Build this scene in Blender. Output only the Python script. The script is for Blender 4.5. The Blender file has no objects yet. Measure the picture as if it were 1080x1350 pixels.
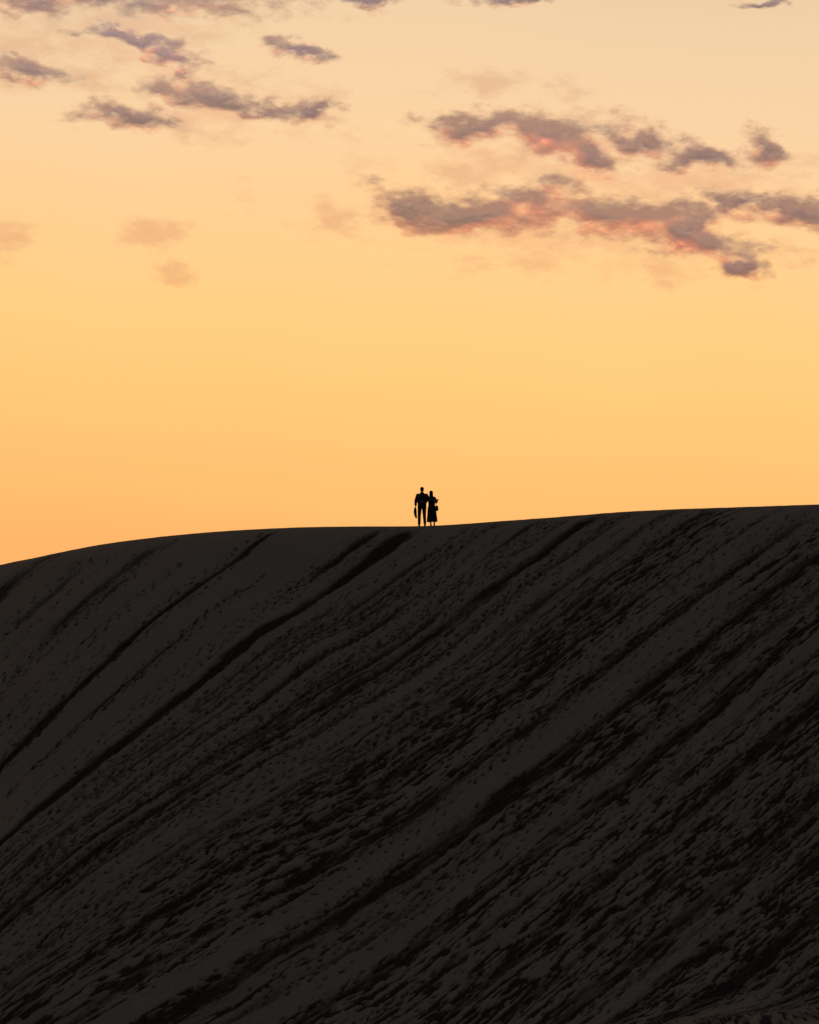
import bpy, math, random
import numpy as np
from mathutils import Vector, Matrix
random.seed(4)
sc=bpy.context.scene
sc.view_settings.view_transform='Standard'; sc.view_settings.look='None'; sc.view_settings.exposure=0

# ------------------------------------------------------------ camera
K=0.0337/150; PITCH=math.atan(225*K); D=150.0
cd=bpy.data.cameras.new('camera'); cam=bpy.data.objects.new('camera',cd); sc.collection.objects.link(cam)
cd.sensor_width=36; cd.lens=36/(1350*K); cd.clip_end=40000
cam.location=(0,0,0); cam.rotation_euler=(math.pi/2+PITCH,0,0); sc.camera=cam
def ray(px,py):
    x=(px-540)*K; u=(675-py)*K
    return (x, math.cos(PITCH)-u*math.sin(PITCH), math.sin(PITCH)+u*math.cos(PITCH))
def azel(px,py):
    x,y,z=ray(px,py); return math.degrees(math.atan2(x,y)), math.degrees(math.atan2(z,math.hypot(x,y)))

# ------------------------------------------------------------ noise helpers
def vnoise(x,y,seed):
    r=np.random.default_rng(seed); T=r.random((256,256)).astype(np.float32)
    xi=np.floor(x).astype(np.int32); yi=np.floor(y).astype(np.int32)
    fx=(x-xi).astype(np.float32); fy=(y-yi).astype(np.float32); fx=fx*fx*(3-2*fx); fy=fy*fy*(3-2*fy)
    a=T[xi&255,yi&255]; b=T[(xi+1)&255,yi&255]; c=T[xi&255,(yi+1)&255]; d=T[(xi+1)&255,(yi+1)&255]
    return (a*(1-fx)+b*fx)*(1-fy)+(c*(1-fx)+d*fx)*fy
def fbm(x,y,seed,o=4,g=.5):
    s=0; a=1; t=0
    for i in range(o):
        s=s+a*vnoise(x*2**i+i*17.3,y*2**i+i*9.1,seed+i); t+=a; a*=g
    return s/t
def sstep(a,b,x):
    t=np.clip((x-a)/(b-a),0,1); return t*t*(3-2*t)

# ------------------------------------------------------------ dune
CR=[(0,745),(60,733),(130,718),(200,709),(270,702),(330,698),(400,695),(480,694),(560,694),(610,691),(660,687),(720,683),(780,678),(830,674),(900,671),(960,669),(1080,665)]
cx=[];cz=[]
for p in CR:
    r=ray(*p); cx.append(r[0]/r[1]*D); cz.append(r[2]/r[1]*D)
cx=[-400,-120,-60,-30,-23]+cx+[24,35,70,150,400]
cz=[-10,-8,-3,2.2,cz[0]-1.15]+cz+[cz[-1]+.12,cz[-1]+.2,cz[-1]-2,-5,-10]
def crest(x):
    xs=np.arange(-420,420,.25); zs=np.interp(xs,cx,cz)
    k=np.exp(-(np.arange(-8,9)/4.0)**2); k/=k.sum()
    zs=np.convolve(np.pad(zs,8,mode='edge'),k,'valid')
    return np.interp(x,xs,zs)
SL=0.625
def base(x,y):
    s=y-D
    c=crest(x)
    w=1.6+3.2*sstep(2,-16,x)
    w2=6.0
    front=c-SL*(np.sqrt(s*s+w*w)-w)
    back=c-.16*(np.sqrt(s*s+w2*w2)-w2)
    h=np.where(s<0,front,back)
    fl=-12+np.clip((x-7)*.145,-4,2.4)
    near=-1.75+(-12.5+1.75)*sstep(2,55,y)
    fl=np.where(y<D, np.maximum(fl*sstep(40,90,y)+near*(1-sstep(40,90,y)), -20), -13+fbm(x/90,y/90,5,3)*6-3)
    k=.5
    m=np.maximum(h,fl); return m+k*np.exp(-np.abs(h-fl)/k)*.5
RA_,RB_=.545,.40
def r_of(x0): return RA_+RB_*sstep(-12,18,x0)
def x0_of(x,s):
    x0=x+0*s
    for i in range(10): x0=.4*x0+.6*(x-r_of(x0)*s)
    return x0
def pxx(p): return (p-540)*.0337
def spaced(d0,d1,st,far,g=1.2):
    a=list(np.arange(d0,d1+st/2,st)); 
    l=[];q=d0;h=st
    while q>far[0]: h*=g; q-=h; l.append(q)
    rr=[];q=d1;h=st
    while q<far[1]: h*=g; q+=h; rr.append(q)
    return np.array(l[::-1]+a+rr)
ST=.04
xs=spaced(-20,20,ST,(-5000,5000)); ys=spaced(117,151.5,ST,(-400,9000))
X,Y=np.meshgrid(xs,ys,indexing='xy')
H=base(X,Y); S=np.minimum(Y-D,0); S1=np.minimum(ys-D,0)
X0=x0_of(X,S)
zone=sstep(.3,-1.2,Y-D)*sstep(60,100,Y)*sstep(60,30,np.abs(X))
H+=zone*(fbm(X/9,Y/9,21,3)-.5)*.9*sstep(0,-6,Y-D)
track_shade=np.zeros_like(H)  # painted shade for trodden streaks and footprints, stored per vertex
# trodden / slid gullies: (where they leave the crest, half width, strength, start, end, unbroken?)
G=[(385,.26,1.05,-1.2,-40,1),(563,.36,1.15,-.8,-40,1),(527,.26,.9,-.8,-7.5,1),(250,.34,.55,-2,-12,0),(185,.4,.5,-3,-14,0),
   (807,.32,1.0,-.5,-40,1),(735,.2,.7,-.3,-6,1),(680,.4,.5,-.3,-9,0),(855,.18,.6,-.5,-30,1),(915,.26,.7,-.4,-15,1),(640,.17,.75,-3,-40,1),
   (770,.26,.7,-7,-34,1),(700,.17,.7,-6,-40,1),(995,.2,.5,-2,-24,0),(1125,.34,.85,-2,-40,1),(1215,.46,.9,-2,-40,1),(1325,.36,.85,-2,-40,1),(1455,.46,.9,0,-40,1),
   (1045,.24,.75,-7,-40,1),(1595,.46,.85,0,-40,1),(1735,.5,.85,0,-40,1),(95,.42,.65,-1,-16,0),(-25,.5,.75,-1,-20,0),(1275,.24,.5,-8,-36,0),(1385,.24,.6,-5,-36,0),(1525,.3,.6,-5,-36,0),
   (1665,.3,.6,-5,-36,0),(1835,.5,.8,-5,-40,1),(1985,.5,.8,-5,-40,1),(455,.10,.35,-5,-40,0),(315,.12,.3,-4,-20,0),(605,.16,.55,-7,-36,0),(950,.2,.5,-12,-40,1)]
for i in range(30):
    a=-random.uniform(0,16); G.append((random.uniform(580,1900) if i>5 else random.uniform(-100,500),random.uniform(.07,.15),random.uniform(.3,.65),a,a-random.uniform(8,26),0))
dens2=sstep(2,30,X0*.75-S*.55-4)         # most trampled: low and to the right
edge=(fbm(X0/.28,S/.8,90,4,.62)-.5)
patch=.5+1.0*fbm(X0/.5,S/2.5,77,3)
pocky=fbm(X0/.16,S/.42,191,3)
for i,(p,w,st,a,b,ub) in enumerate(G):
    c=pxx(p)
    wob=((fbm(S1/6+i*7.7,S1*0+i*3.1,31+i,3)-.5)*.6)[:,None]
    ww=(w*(.4+1.2*fbm(S1/2.2+i*5,S1*0+i,61+i,3)))[:,None]
    d=(X0-c-wob)/ww
    on=(sstep(a,a-1.0,ys-D)*sstep(b,b+4,ys-D))[:,None]
    brk=(.7+.3*sstep(.35,.55,fbm(S1/3+i*3.3,S1*0+i*1.7,501+i,2)))[:,None] if ub else (.25+.75*sstep(.38,.58,fbm(S1/3+i*3.3,S1*0+i*1.7,501+i,2)))[:,None]
    er=1.3+1.1*dens2
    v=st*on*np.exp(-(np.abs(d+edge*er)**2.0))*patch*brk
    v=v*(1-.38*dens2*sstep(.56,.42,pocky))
    track_shade=np.maximum(track_shade,np.clip(v*1.18,0,1.2))
    dep=min(.11,w*.34)
    H-=zone*dep*v
    H+=zone*dep*.3*st*on*brk*np.exp(-((d+edge-1.7)/.6)**2)
streak=fbm(X0/.35,S/7,140,4)
dens=.12+.88*sstep(-7,15,X0+(-S)*.30)
H+=zone*(streak-.5)*.10*(.3+.7*dens)
rough=fbm(X0/.13,S/.42,150,3)
amt=sstep(.50,.65,fbm(X0/.6,S/14,160,3)+.08*(dens-.6)+.09*dens2)*np.clip(dens,0,1)
H-=zone*amt*sstep(.48,.64,rough)*(.045+.03*dens2)
track_shade=np.maximum(track_shade,amt*sstep(.45,.62,rough)*(.68+.2*dens2))
band=sstep(.42,.68,fbm(X0/.9,S/26,170,3))*dens
track_shade=track_shade+.17*band+.08*dens2
ix0=int(np.argmin(abs(xs+20))); iy0=int(np.argmin(abs(ys-117)))
P=[]
def rr_(x):
    t=min(max((x+12)/30,0),1); return RA_+RB_*t*t*(3-2*t)
def trail(x0,a,b,step=.5,k=.62):
    s=a; side=1; ph=random.uniform(0,9)
    while s>b:
        s-=step*random.uniform(.6,1.4); side=-side
        xc=x0+.2*math.sin(s*.35+ph)+side*.07+random.gauss(0,.04)
        if random.random()<.12: continue
        r=rr_(xc)
        P.append((xc+r*s,s,r,random.uniform(.22,.44),random.uniform(.07,.13),random.uniform(.035,.08),k*random.uniform(.7,1.3)))
for i in range(250):
    x0=random.choice([random.uniform(-20,50),random.uniform(2,50),random.gauss(10,8)])
    a=random.uniform(0,-6) if random.random()<.5 else random.uniform(-3,-24)
    b=a-random.uniform(5,30)
    if x0<1 and random.random()<.65: continue
    trail(x0,a,max(b,-34),.42,.75)
for p,w,st,a,b,ub in G:
    for j in range(2 if w<.2 else 3 if w<.3 else 4): trail(pxx(p)+random.gauss(0,w*1.1),a,max(b,-34),.4,.8)
for i in range(5600):
    s=-33*random.random()**.7; x=random.uniform(-20,20)
    if random.random()< .01+.99*min(1,max(0,(x+3-s*.5-10)/24))**1.8:
        P.append((x,s,.8,random.uniform(.2,.4),random.uniform(.07,.12),random.uniform(.03,.06),random.uniform(.4,.85)))
R=14
for (x,s,r,L,W,dp,kk) in P:
    y=D+s
    if not(-19.2<x<19.2 and 117.8<y<150.3): continue
    ci=ix0+int(round((x+20)/ST)); cj=iy0+int(round((y-117)/ST))
    a,b,c,d=cj-R,cj+R+1,ci-R,ci+R+1
    xx=X[a:b,c:d]-x; yy=Y[a:b,c:d]-y
    an=math.atan2(-1,-r)+random.gauss(0,.17)
    tx,ty=math.cos(an),math.sin(an)
    t=(xx*tx+yy*ty)/(L*.5); q=(-xx*ty+yy*tx)/(W*.5)
    e=np.exp(-(t*t+q*q)**1.3)
    rim=np.exp(-(((t-1.35)/.55)**2+(q/1.2)**2))
    H[a:b,c:d]+=-dp*e+dp*.45*rim
    track_shade[a:b,c:d]=np.maximum(track_shade[a:b,c:d],e*kk)
H+=zone*(fbm(X/.18,Y/.18,180,2)-.5)*.014
ny_,nx_=X.shape
def gridmesh(name,co,nyy,nxx,keep=None):
    idx=np.arange(nyy*nxx).reshape(nyy,nxx)
    f=np.stack([idx[:-1,:-1],idx[:-1,1:],idx[1:,1:],idx[1:,:-1]],-1).reshape(-1,4)
    if keep is not None:
        f=f[keep[f].any(1)]; used=np.unique(f); mp=-np.ones(len(co),np.int64); mp[used]=np.arange(len(used)); f=mp[f]; co=co[used]
    else: used=None
    me=bpy.data.meshes.new(name); me.vertices.add(len(co)); me.vertices.foreach_set('co',co.astype(np.float32).ravel())
    me.loops.add(f.size); me.loops.foreach_set('vertex_index',f.ravel().astype(np.int32))
    me.polygons.add(len(f)); me.polygons.foreach_set('loop_start',np.arange(0,f.size,4,dtype=np.int32))
    me.update(calc_edges=True); me.polygons.foreach_set('use_smooth',np.ones(len(f),bool))
    o=bpy.data.objects.new(name,me); sc.collection.objects.link(o)
    return o,me,used
dune,me,_=gridmesh('sand_dune',np.stack([X.ravel(),Y.ravel(),H.ravel()],1),ny_,nx_)
at=me.attributes.new('painted_shade','FLOAT','POINT'); at.data.foreach_set('value',(track_shade*zone).ravel().astype(np.float32))
def ground(x,y):
    i=min(max(np.searchsorted(xs,x),1),len(xs)-1); j=min(max(np.searchsorted(ys,y),1),len(ys)-1)
    return float(H[j,i])

class NT:
    def __init__(s,t): s.t=t
    def n(s,k,**kw):
        n=s.t.nodes.new(k)
        for a,b in kw.items(): setattr(n,a,b)
        return n
    def l(s,a,b): s.t.links.new(a,b)
    def m(s,op,a,b=None,c=None,clamp=False):
        n=s.n('ShaderNodeMath',operation=op,use_clamp=clamp)
        for i,v in enumerate((a,b,c)):
            if v is None: continue
            if isinstance(v,(int,float)): n.inputs[i].default_value=v
            else: s.l(v,n.inputs[i])
        return n.outputs[0]
    def mix(s,f,a,b,bt='MIX'):
        n=s.n('ShaderNodeMix',data_type='RGBA',blend_type=bt)
        for i,v in ((0,f),(6,a),(7,b)):
            if isinstance(v,(int,float)): n.inputs[i].default_value=v
            elif isinstance(v,tuple): n.inputs[i].default_value=v+(1,)
            else: s.l(v,n.inputs[i])
        return n.outputs[2]
    def mr(s,v,a,b,c=0,d=1,it='SMOOTHSTEP'):
        n=s.n('ShaderNodeMapRange',interpolation_type=it); s.l(v,n.inputs[0])
        for i,q in enumerate((a,b,c,d)): n.inputs[i+1].default_value=q
        return n.outputs[0]
    def noise(s,vec,sc_,det=4,ro=.5):
        n=s.n('ShaderNodeTexNoise'); s.l(vec,n.inputs['Vector']); n.inputs['Scale'].default_value=sc_; n.inputs['Detail'].default_value=det; n.inputs['Roughness'].default_value=ro
        return n
def lin(r,g,b):
    f=lambda c:(c/255/12.92) if c/255<=.04045 else ((c/255+.055)/1.055)**2.4
    return (f(r),f(g),f(b))

m=bpy.data.materials.new('sand'); m.use_nodes=True; N=NT(m.node_tree); bs=m.node_tree.nodes['Principled BSDF']
geo=N.n('ShaderNodeNewGeometry'); pos=geo.outputs['Position']
a=N.n('ShaderNodeAttribute',attribute_name='painted_shade')
n1=N.noise(pos,.35,4,.6); n2=N.noise(pos,9,4,.7)
dry=N.mix(n1.outputs['Fac'],(.275,.195,.148),(.355,.262,.198))
dry=N.mix(N.mr(n2.outputs['Fac'],.3,.75),dry,(.24,.171,.130))
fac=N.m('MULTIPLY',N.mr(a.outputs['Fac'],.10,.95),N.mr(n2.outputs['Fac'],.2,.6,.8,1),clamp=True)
col=N.mix(fac,dry,(.048,.030,.026))  # darkens tracks and prints in base colour, standing in for shade in the hollows
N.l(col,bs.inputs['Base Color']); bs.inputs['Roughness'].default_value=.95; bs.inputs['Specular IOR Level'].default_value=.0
bp=N.n('ShaderNodeBump'); bp.inputs['Strength'].default_value=.5; bp.inputs['Distance'].default_value=.03
N.l(n2.outputs['Fac'],bp.inputs['Height']); N.l(bp.outputs[0],bs.inputs['Normal'])
me.materials.append(m)

# ------------------------------------------------------------ sky
w=bpy.data.worlds.new('World'); sc.world=w; w.use_nodes=True; t=w.node_tree; N=NT(t)
bg=t.nodes['Background']; bg.inputs['Strength'].default_value=1
SUN_AZ=1.5; SUN_EL=1.6
sky=N.n('ShaderNodeTexSky',sky_type='NISHITA'); sky.sun_disc=False; sky.sun_elevation=math.radians(SUN_EL); sky.sun_rotation=math.radians(SUN_AZ); sky.dust_density=2.5
tc=N.n('ShaderNodeTexCoord'); sep=N.n('ShaderNodeSeparateXYZ'); N.l(tc.outputs['Generated'],sep.inputs[0])
x_,y_,z_=sep.outputs
el=N.m('MULTIPLY',N.m('ARCSINE',z_),57.29578)
stops=[(-5,(246,166,98)),(azel(540,740)[1],(251,179,107)),(azel(540,680)[1],(252,187,113)),(azel(540,560)[1],(253,197,121)),(azel(540,440)[1],(254,204,130)),(azel(540,300)[1],(252,206,146)),(azel(540,150)[1],(246,209,163)),(azel(540,0)[1],(238,207,168)),(17,(196,170,140)),(28,(60,55,52)),(40,(0,0,0))]
cr=N.n('ShaderNodeValToRGB'); e=cr.color_ramp.elements
while len(e)>1: e.remove(e[0])
for i,(q,c) in enumerate(stops):
    p=(q+5)/50
    k=e[0] if i==0 else e.new(p)
    k.position=p; k.color=lin(*c)+(1,)
wn=N.noise(tc.outputs['Generated'],9,2)
el2=N.m('ADD',el,N.m('ADD',N.m('MULTIPLY',N.m('SUBTRACT',wn.outputs['Fac'],.5),1.6),N.m('MULTIPLY',x_,3)))
N.l(N.m('DIVIDE',N.m('ADD',el2,5),50),cr.inputs[0])
azf=N.mr(y_,-.1,.95)
haze=N.mix(1.,cr.outputs[0],azf,'MULTIPLY')
wt=N.mr(el,13,34,.004,.235)
cw=N.n('ShaderNodeCombineColor'); 
for i,tn in enumerate((1.,.85,.78)): N.l(N.m('MULTIPLY',wt,tn),cw.inputs[i])
skyc=N.mix(1.,sky.outputs[0],cw.outputs[0],'MULTIPLY')
N.l(N.mix(1.,haze,skyc,'ADD'),bg.inputs['Color'])

# ------------------------------------------------------------ clouds : a thin broken layer hanging far beyond the dune
DP=math.degrees(K); CD=14000.
caz=np.arange(-10,10,.015); cel=np.arange(5.0,12.6,.012)
CA,CE=np.meshgrid(caz,cel)
wx=(fbm(CA*.8,CE*1.1,301,4)-.5)*.7; wy=(fbm(CA*.8,CE*1.1,311,4)-.5)*.30
wx+=(fbm(CA*3,CE*5,321,4)-.5)*.5; wy+=(fbm(CA*3,CE*5,331,4)-.5)*.34
PA,PE=CA+wx,CE+wy
def blobs(L):
    o=np.full_like(PA,-2.)
    for (px,py,rx,ry,rot) in L:
        a_,e_=azel(px,py); r=math.radians(rot); dx=(PA-a_)/DP; dy=-(PE-e_)/DP
        u=(dx*math.cos(r)+dy*math.sin(r))/rx; v=(-dx*math.sin(r)+dy*math.cos(r))/ry
        b=1-np.sqrt(u*u+v*v); k=.3; h=np.clip(.5+.5*(b-o)/k,0,1); o=o*(1-h)+b*h+k*h*(1-h)
    return o
strong=[(545,280,66,36,5),(625,284,100,30,4),(700,280,110,34,6),(775,280,110,36,8),(845,292,120,38,8),(915,306,90,25,12),(978,347,40,14,18),
 (640,168,85,26,0),(720,182,105,27,14),(785,208,60,22,10),(850,190,60,28,25),(920,212,95,16,4),(1005,205,34,30,20),
 (1055,278,110,24,8),(985,265,70,16,5),
 (165,152,76,20,0),(290,124,110,22,4),(355,140,90,18,5),(412,143,42,11,0),
 (45,92,65,17,5),(390,66,48,13,18),(170,48,100,12,8),(240,72,50,13,10),(60,-8,190,27,0),(220,-4,190,28,0),(480,-4,60,11,0),(670,-4,60,9,0),(1015,8,30,7,0)]
faint=[(440,290,36,18,5),(195,303,40,20,0),(220,355,22,9,0),(10,310,50,24,0),(865,355,30,11,0),(1065,330,40,16,5),(765,150,45,22,30),(120,95,100,26,0),(640,105,60,18,0),(960,240,120,40,0),(300,150,90,26,0),(600,235,60,18,0),(640,310,190,34,5),(820,240,170,26,8),(60,60,120,22,0),(720,200,140,40,10),(760,300,240,54,8),(150,30,190,36,0),(300,125,160,36,4)]
n_=fbm(CA*1.5+.5*CE,CE*3.4,401,7,.60)-.5
fine=fbm(CA*6+2*CE,CE*13,451,4,.6)-.5
bs_=blobs(strong); bf_=blobs(faint)
ds=np.minimum(bs_,.8)*1.30+n_*2.2+fine*.75; df=bf_+n_*2.6+fine*.6
al=np.maximum(.90*sstep(-.50,1.0,ds),.36*sstep(-.45,1.1,df))
al*=sstep(12.55,12.3,CE)
def blur(a,k):
    g=np.exp(-(np.arange(-2*k,2*k+1)/k)**2); g/=g.sum()
    for ax in (0,1): a=np.apply_along_axis(lambda v:np.convolve(v,g,'same'),ax,a)
    return a
db=blur(ds,6)
up=np.roll(db,-16,0)
warm=np.clip(.46+1.0*(up-db)+1.2*(fbm(CA*1.0,CE*1.8,431,4)-.5)-.30*sstep(.3,1.1,db),0,1)
warm=np.maximum(warm,.8*sstep(.40,-.25,ds))
hi=sstep(8.6,11.3,CE)
az_=np.radians(CA); el_=np.radians(CE); dist=CD*(1-.006*np.clip(bs_,0,1.))
cco=np.stack([(dist*np.sin(az_)*np.cos(el_)).ravel(),(dist*np.cos(az_)*np.cos(el_)).ravel(),(dist*np.sin(el_)).ravel()],1)
cl,cm,used=gridmesh('cloud_layer',cco,len(cel),len(caz),(al.ravel()>.004))
for nm,arr in (('cover',al),('warm',warm),('high',hi)):
    q=cm.attributes.new(nm,'FLOAT','POINT'); q.data.foreach_set('value',arr.ravel()[used].astype(np.float32))
m=bpy.data.materials.new('cloud'); m.use_nodes=True; N=NT(m.node_tree); m.node_tree.nodes.remove(m.node_tree.nodes['Principled BSDF'])
A=lambda s:N.n('ShaderNodeAttribute',attribute_name=s).outputs['Fac']
hi_=A('high')
c=N.mix(A('warm'),N.mix(hi_,(.43,.44,.64),(.52,.57,.80)),N.mix(hi_,(.99,.62,.66),(.90,.74,.82)))  # sunset lighting painted into the colour: pink undersides and edges, blue-grey cores
tr=N.n('ShaderNodeBsdfTranslucent'); di=N.n('ShaderNodeBsdfDiffuse'); tp=N.n('ShaderNodeBsdfTransparent')
N.l(c,tr.inputs[0]); N.l(c,di.inputs[0])
ad=N.n('ShaderNodeAddShader'); N.l(tr.outputs[0],ad.inputs[0]); N.l(di.outputs[0],ad.inputs[1])
mx=N.n('ShaderNodeMixShader'); N.l(A('cover'),mx.inputs[0]); N.l(tp.outputs[0],mx.inputs[1]); N.l(ad.outputs[0],mx.inputs[2])
N.l(mx.outputs[0],m.node_tree.nodes['Material Output'].inputs['Surface']); cm.materials.append(m)

sd=bpy.data.lights.new('sun','SUN'); sd.energy=.6; sd.angle=math.radians(.5); sd.color=(1,.55,.28)
so_=bpy.data.objects.new('sun',sd); sc.collection.objects.link(so_)
dv=Vector((math.sin(math.radians(SUN_AZ))*math.cos(math.radians(SUN_EL)),math.cos(math.radians(SUN_AZ))*math.cos(math.radians(SUN_EL)),math.sin(math.radians(SUN_EL))))
so_.rotation_euler=dv.to_track_quat('Z','Y').to_euler()

# ------------------------------------------------------------ people
def fabric(name,c,sc_=40):
    m=bpy.data.materials.new(name); m.use_nodes=True; N=NT(m.node_tree); b=m.node_tree.nodes['Principled BSDF']
    g=N.n('ShaderNodeTexCoord'); n=N.noise(g.outputs['Object'],sc_,4)
    N.l(N.mix(n.outputs['Fac'],tuple(v*.7 for v in c),tuple(v*1.3 for v in c)),b.inputs['Base Color'])
    b.inputs['Roughness'].default_value=.9
    bp=N.n('ShaderNodeBump'); bp.inputs['Strength'].default_value=.3; bp.inputs['Distance'].default_value=.01; N.l(n.outputs['Fac'],bp.inputs['Height']); N.l(bp.outputs[0],b.inputs['Normal'])
    return m
SKIN=fabric('skin',(.30,.17,.11),8); HAIR=fabric('hair',(.012,.009,.007),60); JACK=fabric('jacket_cloth',(.025,.022,.022)); TROU=fabric('trouser_cloth',(.05,.042,.036))
SHOE=fabric('shoe_leather',(.02,.015,.012)); BAG=fabric('bag_canvas',(.03,.022,.018)); DRESS=fabric('dress_cloth',(.035,.018,.02)); EYE=fabric('eye',(.02,.02,.02))
class B:
    def __init__(s): s.v=[];s.f=[]
    def tube(s,pts,rad,seg=16):
        pts=[Vector(p) for p in pts]; n=len(pts); b0=len(s.v)
        for i,p in enumerate(pts):
            tg=(pts[min(i+1,n-1)]-pts[max(i-1,0)]).normalized()
            ref=Vector((0,1,0)) if abs(tg.y)<.9 else Vector((0,0,1))
            sx=tg.cross(ref).normalized(); sy=sx.cross(tg).normalized()
            r=rad[i]; rx,ry=(r if isinstance(r,tuple) else (r,r))
            for k in range(seg):
                a=2*math.pi*k/seg; s.v.append(p+sx*rx*math.cos(a)+sy*ry*math.sin(a))
        for i in range(n-1):
            for k in range(seg):
                k2=(k+1)%seg; s.f.append((b0+i*seg+k,b0+i*seg+k2,b0+(i+1)*seg+k2,b0+(i+1)*seg+k))
        s.f.append(tuple(b0+k for k in range(seg))[::-1]); s.f.append(tuple(b0+(n-1)*seg+k for k in range(seg)))
        return s
    def ell(s,c,r,seg=20,rings=12,rot=None):
        c=Vector(c); b0=len(s.v); M=rot or Matrix.Identity(3)
        for i in range(rings+1):
            th=math.pi*i/rings; th=min(max(th,.02),math.pi-.02)
            for k in range(seg):
                a=2*math.pi*k/seg
                s.v.append(c+M@Vector((r[0]*math.sin(th)*math.cos(a),r[1]*math.sin(th)*math.sin(a),r[2]*math.cos(th))))
        for i in range(rings):
            for k in range(seg):
                k2=(k+1)%seg; s.f.append((b0+i*seg+k,b0+(i+1)*seg+k,b0+(i+1)*seg+k2,b0+i*seg+k2))
        s.f.append(tuple(b0+k for k in range(seg))); s.f.append(tuple(b0+rings*seg+k for k in range(seg))[::-1])
        return s
    def obj(s,name,mat,parent,vox=.011,sm=3):
        me=bpy.data.meshes.new(name); me.from_pydata([tuple(v) for v in s.v],[],s.f); me.update()
        o=bpy.data.objects.new(name,me); sc.collection.objects.link(o); o.parent=parent; me.materials.append(mat)
        if vox:
            r=o.modifiers.new('remesh','REMESH'); r.mode='VOXEL'; r.voxel_size=vox; r.use_smooth_shade=True
            if sm: q=o.modifiers.new('smooth','SMOOTH'); q.iterations=sm; q.factor=.5
        return o
def hand(b,wr,d,nrm,side,curl=.5,sc_=1.):
    wr=Vector(wr); d=Vector(d).normalized(); nrm=Vector(nrm); nrm=(nrm-d*nrm.dot(d)).normalized(); sd_=d.cross(nrm).normalized()
    if sd_.dot(Vector(side))<0: sd_=-sd_
    M=Matrix((sd_,nrm,d)).transposed()
    b.ell(wr+d*.05*sc_,(.042*sc_,.016*sc_,.058*sc_),16,10,M)
    for i,(o,L) in enumerate(((.034,.072),(.012,.082),(-.011,.076),(-.033,.060))):
        p=wr+(d*.085+sd_*o)*sc_; dd=(d+sd_*o*3).normalized(); pts=[wr+d*.05*sc_+sd_*o*.8*sc_,p]
        for k in range(3):
            dd=(dd+nrm*curl*.45*(k+.6)).normalized(); p=p+dd*L*sc_*(.42,.33,.25)[k]; pts.append(p)
        b.tube(pts,[.010*sc_,.0095*sc_,.009*sc_,.008*sc_,.006*sc_],8)
    p=wr+(d*.02+sd_*.028)*sc_; pts=[p]
    for k in range(3): p=p+(d*.55+sd_*(.75-.25*k)+nrm*.25*k).normalized()*.028*sc_; pts.append(p)
    b.tube(pts,[.013*sc_,.012*sc_,.010*sc_,.007*sc_],8)
def head(b,c,s=1.,turn=0):
    c=Vector(c); M=Matrix.Rotation(turn,3,'Z')
    P=lambda x,y,z: c+M@Vector((x*s,y*s,z*s))
    b.ell(c+Vector((0,-.008,.02))*s,(.077*s,.094*s,.098*s),24,16,M)
    b.ell(P(0,.022,-.045),(.058*s,.066*s,.072*s),20,12,M)
    b.ell(P(0,.098,-.015),(.013*s,.020*s,.024*s),10,8,M)
    b.ell(P(0,.086,-.055),(.026*s,.010*s,.009*s),10,8,M)
    b.ell(P(0,.078,.022),(.05*s,.014*s,.010*s),10,8,M)
    for q in (-1,1): b.ell(P(q*.079,-.004,-.01),(.011*s,.020*s,.032*s),10,8,M)
def eyes(c,s,turn,parent):
    b=B(); M=Matrix.Rotation(turn,3,'Z')
    for q in (-1,1): b.ell(Vector(c)+M@Vector((q*.031*s,.083*s,0)),(.013*s,.009*s,.008*s),10,8)
    b.obj('eyes',EYE,parent,None)

def place(name,px,dy,rz=0,tilt=0):
    e=bpy.data.objects.new(name,None); sc.collection.objects.link(e)
    x=pxx(px); y=D+dy; e.location=(x,y,ground(x,y)-.015); e.rotation_euler=(0,tilt,rz); return e
man=place('man',556.5,-.15)
LS=(-.185,0,1.405); LE=(-.275,-.04,1.14); LW=(-.285,.05,.90)
RS=(.185,0,1.405); RE=(.33,-.12,1.19); RW=(.50,-.22,1.13)
LH=(-.095,0,.93); LK=(-.12,.09,.50); LA=(-.125,.06,.09)
RH=(.095,0,.93); RK=(.105,.02,.49); RA=(.13,-.10,.10)
b=B()
b.tube([(0,0,.86),(0,0,.98),(0,.01,1.12),(0,0,1.28),(0,-.01,1.40),(0,-.01,1.47)],[(.15,.10),(.16,.11),(.14,.10),(.17,.115),(.17,.10),(.07,.065)],20)
b.tube([(0,-.015,1.43),(0,0,1.50),(0,.01,1.58)],[.065,.056,.056])
head(b,(0,.015,1.632),1.,-.15)
for h,k,a in ((LH,LK,LA),(RH,RK,RA)):
    h,k,a=map(Vector,(h,k,a)); b.tube([h,h.lerp(k,.5),k,k.lerp(a,.35),a],[.088,.072,.054,.054,.036])
    b.tube([a+Vector((0,-.04,-.045)),a+Vector((0,.05,-.055)),a+Vector((0,.16,-.075))],[(.035,.035),(.04,.03),(.035,.018)])
for s_,e_,w_ in ((LS,LE,LW),(RS,RE,RW)):
    s_,e_,w_=map(Vector,(s_,e_,w_)); b.tube([s_*1+Vector((0,0,0)),s_.lerp(e_,.5),e_,e_.lerp(w_,.35),w_],[.055,.046,.039,.038,.027])
hand(b,LW,(0,.12,-1),(1,0,0),(0,1,0),.9); hand(b,RW,(1,-.05,-.15),(0,1,0),(0,0,1),.35)
b.obj('body',SKIN,man,.006,2); eyes((0,.015,1.632),1.,-.15,man)
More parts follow.
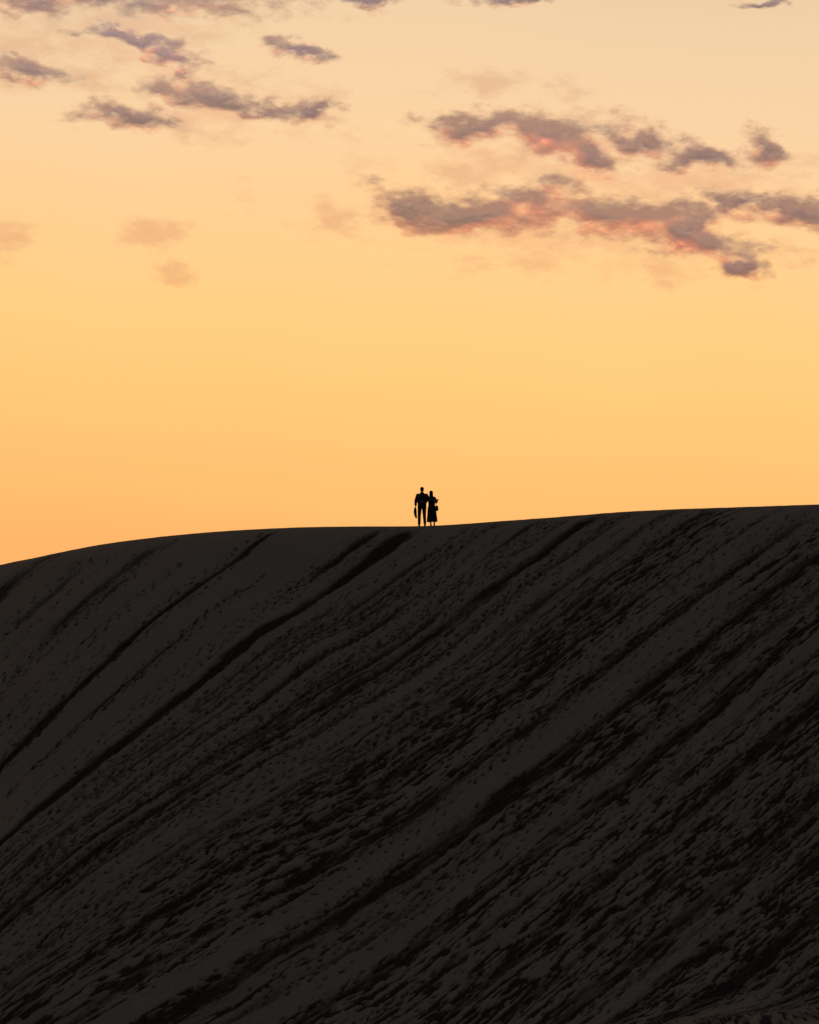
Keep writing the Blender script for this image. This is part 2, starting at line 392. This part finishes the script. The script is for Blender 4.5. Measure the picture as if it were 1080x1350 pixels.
b=B(); b.tube([(0,0,.80),(0,0,.86),(0,0,1.0),(0,0,1.15),(0,-.005,1.30),(0,-.01,1.385),(0,-.01,1.44),(0,-.01,1.475),(0,-.01,1.515)],[(.195,.145),(.20,.15),(.195,.145),(.20,.145),(.215,.145),(.195,.125),(.15,.11),(.10,.09),(.08,.08)],24)
for s_,e_,w_ in ((LS,LE,LW),(RS,RE,RW)):
    s_,e_,w_=map(Vector,(s_,e_,w_)); b.tube([s_.lerp(e_,.12),s_.lerp(e_,.5),e_,e_.lerp(w_,.5),e_.lerp(w_,.92)],[.078,.074,.068,.06,.05]); b.ell(s_.lerp(e_,.08),(.08,.08,.08))
b.obj('jacket',JACK,man,.011,8)
b=B(); b.tube([(0,0,1.0),(0,0,.92),(0,0,.84)],[(.16,.115),(.165,.125),(.15,.12)],20)
for h,k,a in ((LH,LK,LA),(RH,RK,RA)):
    h,k,a=map(Vector,(h,k,a)); b.tube([h,h.lerp(k,.5),k,k.lerp(a,.4),a+Vector((0,0,.0))],[.10,.09,.074,.070,.062])
b.obj('trousers',TROU,man,.011,3)
b=B()
for a in (LA,RA):
    a=Vector(a); b.tube([a+Vector((0,-.075,-.05)),a+Vector((0,-.05,-.045)),a+Vector((0,.04,-.05)),a+Vector((0,.13,-.062)),a+Vector((0,.19,-.068))],[(.03,.03),(.042,.042),(.046,.038),(.05,.028),(.03,.018)]); b.tube([a,a+Vector((0,-.01,-.05))],[.048,.046])
b.obj('shoes',SHOE,man,.009,2)
b=B(); b.ell((0,-.012,1.672),(.088,.100,.088)); b.ell((0,-.055,1.62),(.078,.055,.07)); b.obj('hair',HAIR,man,.008,1)
b=B(); # folded coat held in the left hand
b.tube([(-.29,.075,.86),(-.30,.06,.78),(-.305,.06,.66),(-.29,.05,.52),(-.26,.04,.40),(-.24,.04,.36)],[(.03,.05),(.055,.10),(.07,.13),(.06,.12),(.045,.07),(.015,.03)],18)
b.tube([(-.32,.10,.74),(-.335,.12,.6),(-.32,.12,.48)],[(.02,.04),(.03,.06),(.02,.03)])
b.obj('carried_coat',BAG,man,.010,3)

wo=place('woman',570.5,-.12,0,-.045)
b=B()
LS=(-.14,0,1.255); LE=(-.25,-.11,1.05); LW=(-.38,-.19,1.08)
RS=(.14,0,1.255); RE=(.225,.0,1.02); RW=(.255,.17,1.16)
b.tube([(0,0,.78),(0,0,.88),(0,.01,1.0),(0,.01,1.15),(0,0,1.25),(0,-.01,1.32)],[(.15,.10),(.155,.115),(.115,.09),(.135,.105),(.135,.085),(.055,.05)],20)
b.tube([(0,-.01,1.29),(0,0,1.35),(0,.01,1.42)],[.05,.044,.045]); head(b,(0,.015,1.46),.93,.25)
for q,dy in ((-.075,-.07),(.075,.09)):
    b.tube([(q,0,.84),(q,dy*.4,.62),(q,dy*.7,.45),(q,dy,.30),(q,dy,.09)],[.082,.065,.048,.048,.03])
    b.tube([(q,dy-.035,.045),(q,dy+.05,.04),(q,dy+.14,.018)],[(.03,.03),(.034,.028),(.03,.015)])
for s_,e_,w_ in ((LS,LE,LW),(RS,RE,RW)):
    s_,e_,w_=map(Vector,(s_,e_,w_)); b.tube([s_,s_.lerp(e_,.5),e_,e_.lerp(w_,.35),w_],[.044,.037,.032,.031,.022])
hand(b,LW,(-1,-.02,.1),(0,1,0),(0,0,1),.3,.88); hand(b,RW,(.5,.45,.25),(0,0,-1),(-1,0,0),.35,.88)
b.obj('body',SKIN,wo,.006,2); eyes((0,.015,1.46),.93,.25,wo)
me_=bpy.data.meshes.new('dress'); V=[];F=[]; seg=72
prof=[(1.33,.06,.055),(1.30,.10,.075),(1.25,.145,.10),(1.15,.15,.115),(1.0,.128,.10),(.93,.14,.115),(.85,.175,.14),(.7,.19,.16),(.5,.20,.175),(.33,.215,.195),(.20,.22,.205),(.18,.215,.20),(.30,.20,.18)]
for i,(z,rx,ry) in enumerate(prof):
    fl=max(0,(.9-z)/.7)
    for k in range(seg):
        a=2*math.pi*k/seg; f_=1+.09*fl*math.sin(a*9+.8*math.sin(a*2))+.03*fl*math.sin(a*17+1)
        V.append((rx*f_*math.cos(a)-.01*fl,ry*f_*math.sin(a)+.03*fl,z+.012*fl*math.sin(a*5)))
for i in range(len(prof)-1):
    for k in range(seg):
        k2=(k+1)%seg; F.append((i*seg+k,(i+1)*seg+k,(i+1)*seg+k2,i*seg+k2))
me_.from_pydata(V,[],F); me_.update(); me_.polygons.foreach_set('use_smooth',[True]*len(F)); me_.materials.append(DRESS)
o=bpy.data.objects.new('dress',me_); sc.collection.objects.link(o); o.parent=wo
b=B()
for s_,e_,w_ in ((LS,LE,LW),(RS,RE,RW)):
    s_,e_,w_=map(Vector,(s_,e_,w_)); b.tube([s_.lerp(e_,.12),s_.lerp(e_,.5),e_,e_.lerp(w_,.5),e_.lerp(w_,.93)],[.058,.055,.054,.05,.052]); b.ell(s_.lerp(e_,.06),(.06,.06,.06))
b.tube([(0,0,1.335),(0,0,1.30),(0,0,1.26),(0,0,1.2),(0,0,1.08),(0,0,.98),(0,0,.93)],[(.07,.065),(.11,.09),(.15,.115),(.165,.12),(.155,.12),(.15,.12),(.155,.125)],20)
b.obj('cardigan',JACK,wo,.011,7)
b=B(); b.ell((0,-.012,1.495),(.085,.095,.085)); b.tube([(0,-.06,1.50),(0,-.075,1.40),(0,-.095,1.28),(.01,-.11,1.17),(.01,-.11,1.12)],[(.075,.05),(.085,.05),(.085,.04),(.06,.03),(.02,.015)],18); b.obj('hair',HAIR,wo,.008,2)
b=B(); b.tube([(.215,-.02,.90),(.225,-.02,.86),(.235,-.01,.72),(.235,-.01,.66)],[(.03,.07),(.055,.12),(.06,.14),(.04,.11)],20)
b.tube([(.22,-.10,.88),(.15,-.135,1.02),(.0,-.15,1.17),(-.09,-.10,1.30),(-.06,-.02,1.35)],[.010]*5,8)
b.obj('shoulder_bag',BAG,wo,.007,2)
b=B()
for q,dy in ((-.075,-.07),(.075,.09)):
    b.tube([(q,dy-.06,.04),(q,dy-.03,.045),(q,dy+.05,.042),(q,dy+.12,.025),(q,dy+.165,.02)],[(.025,.03),(.036,.04),(.038,.034),(.038,.022),(.02,.014)]); b.tube([(q,dy,.10),(q,dy-.01,.04)],[.04,.038])
b.obj('boots',SHOE,wo,.008,2)
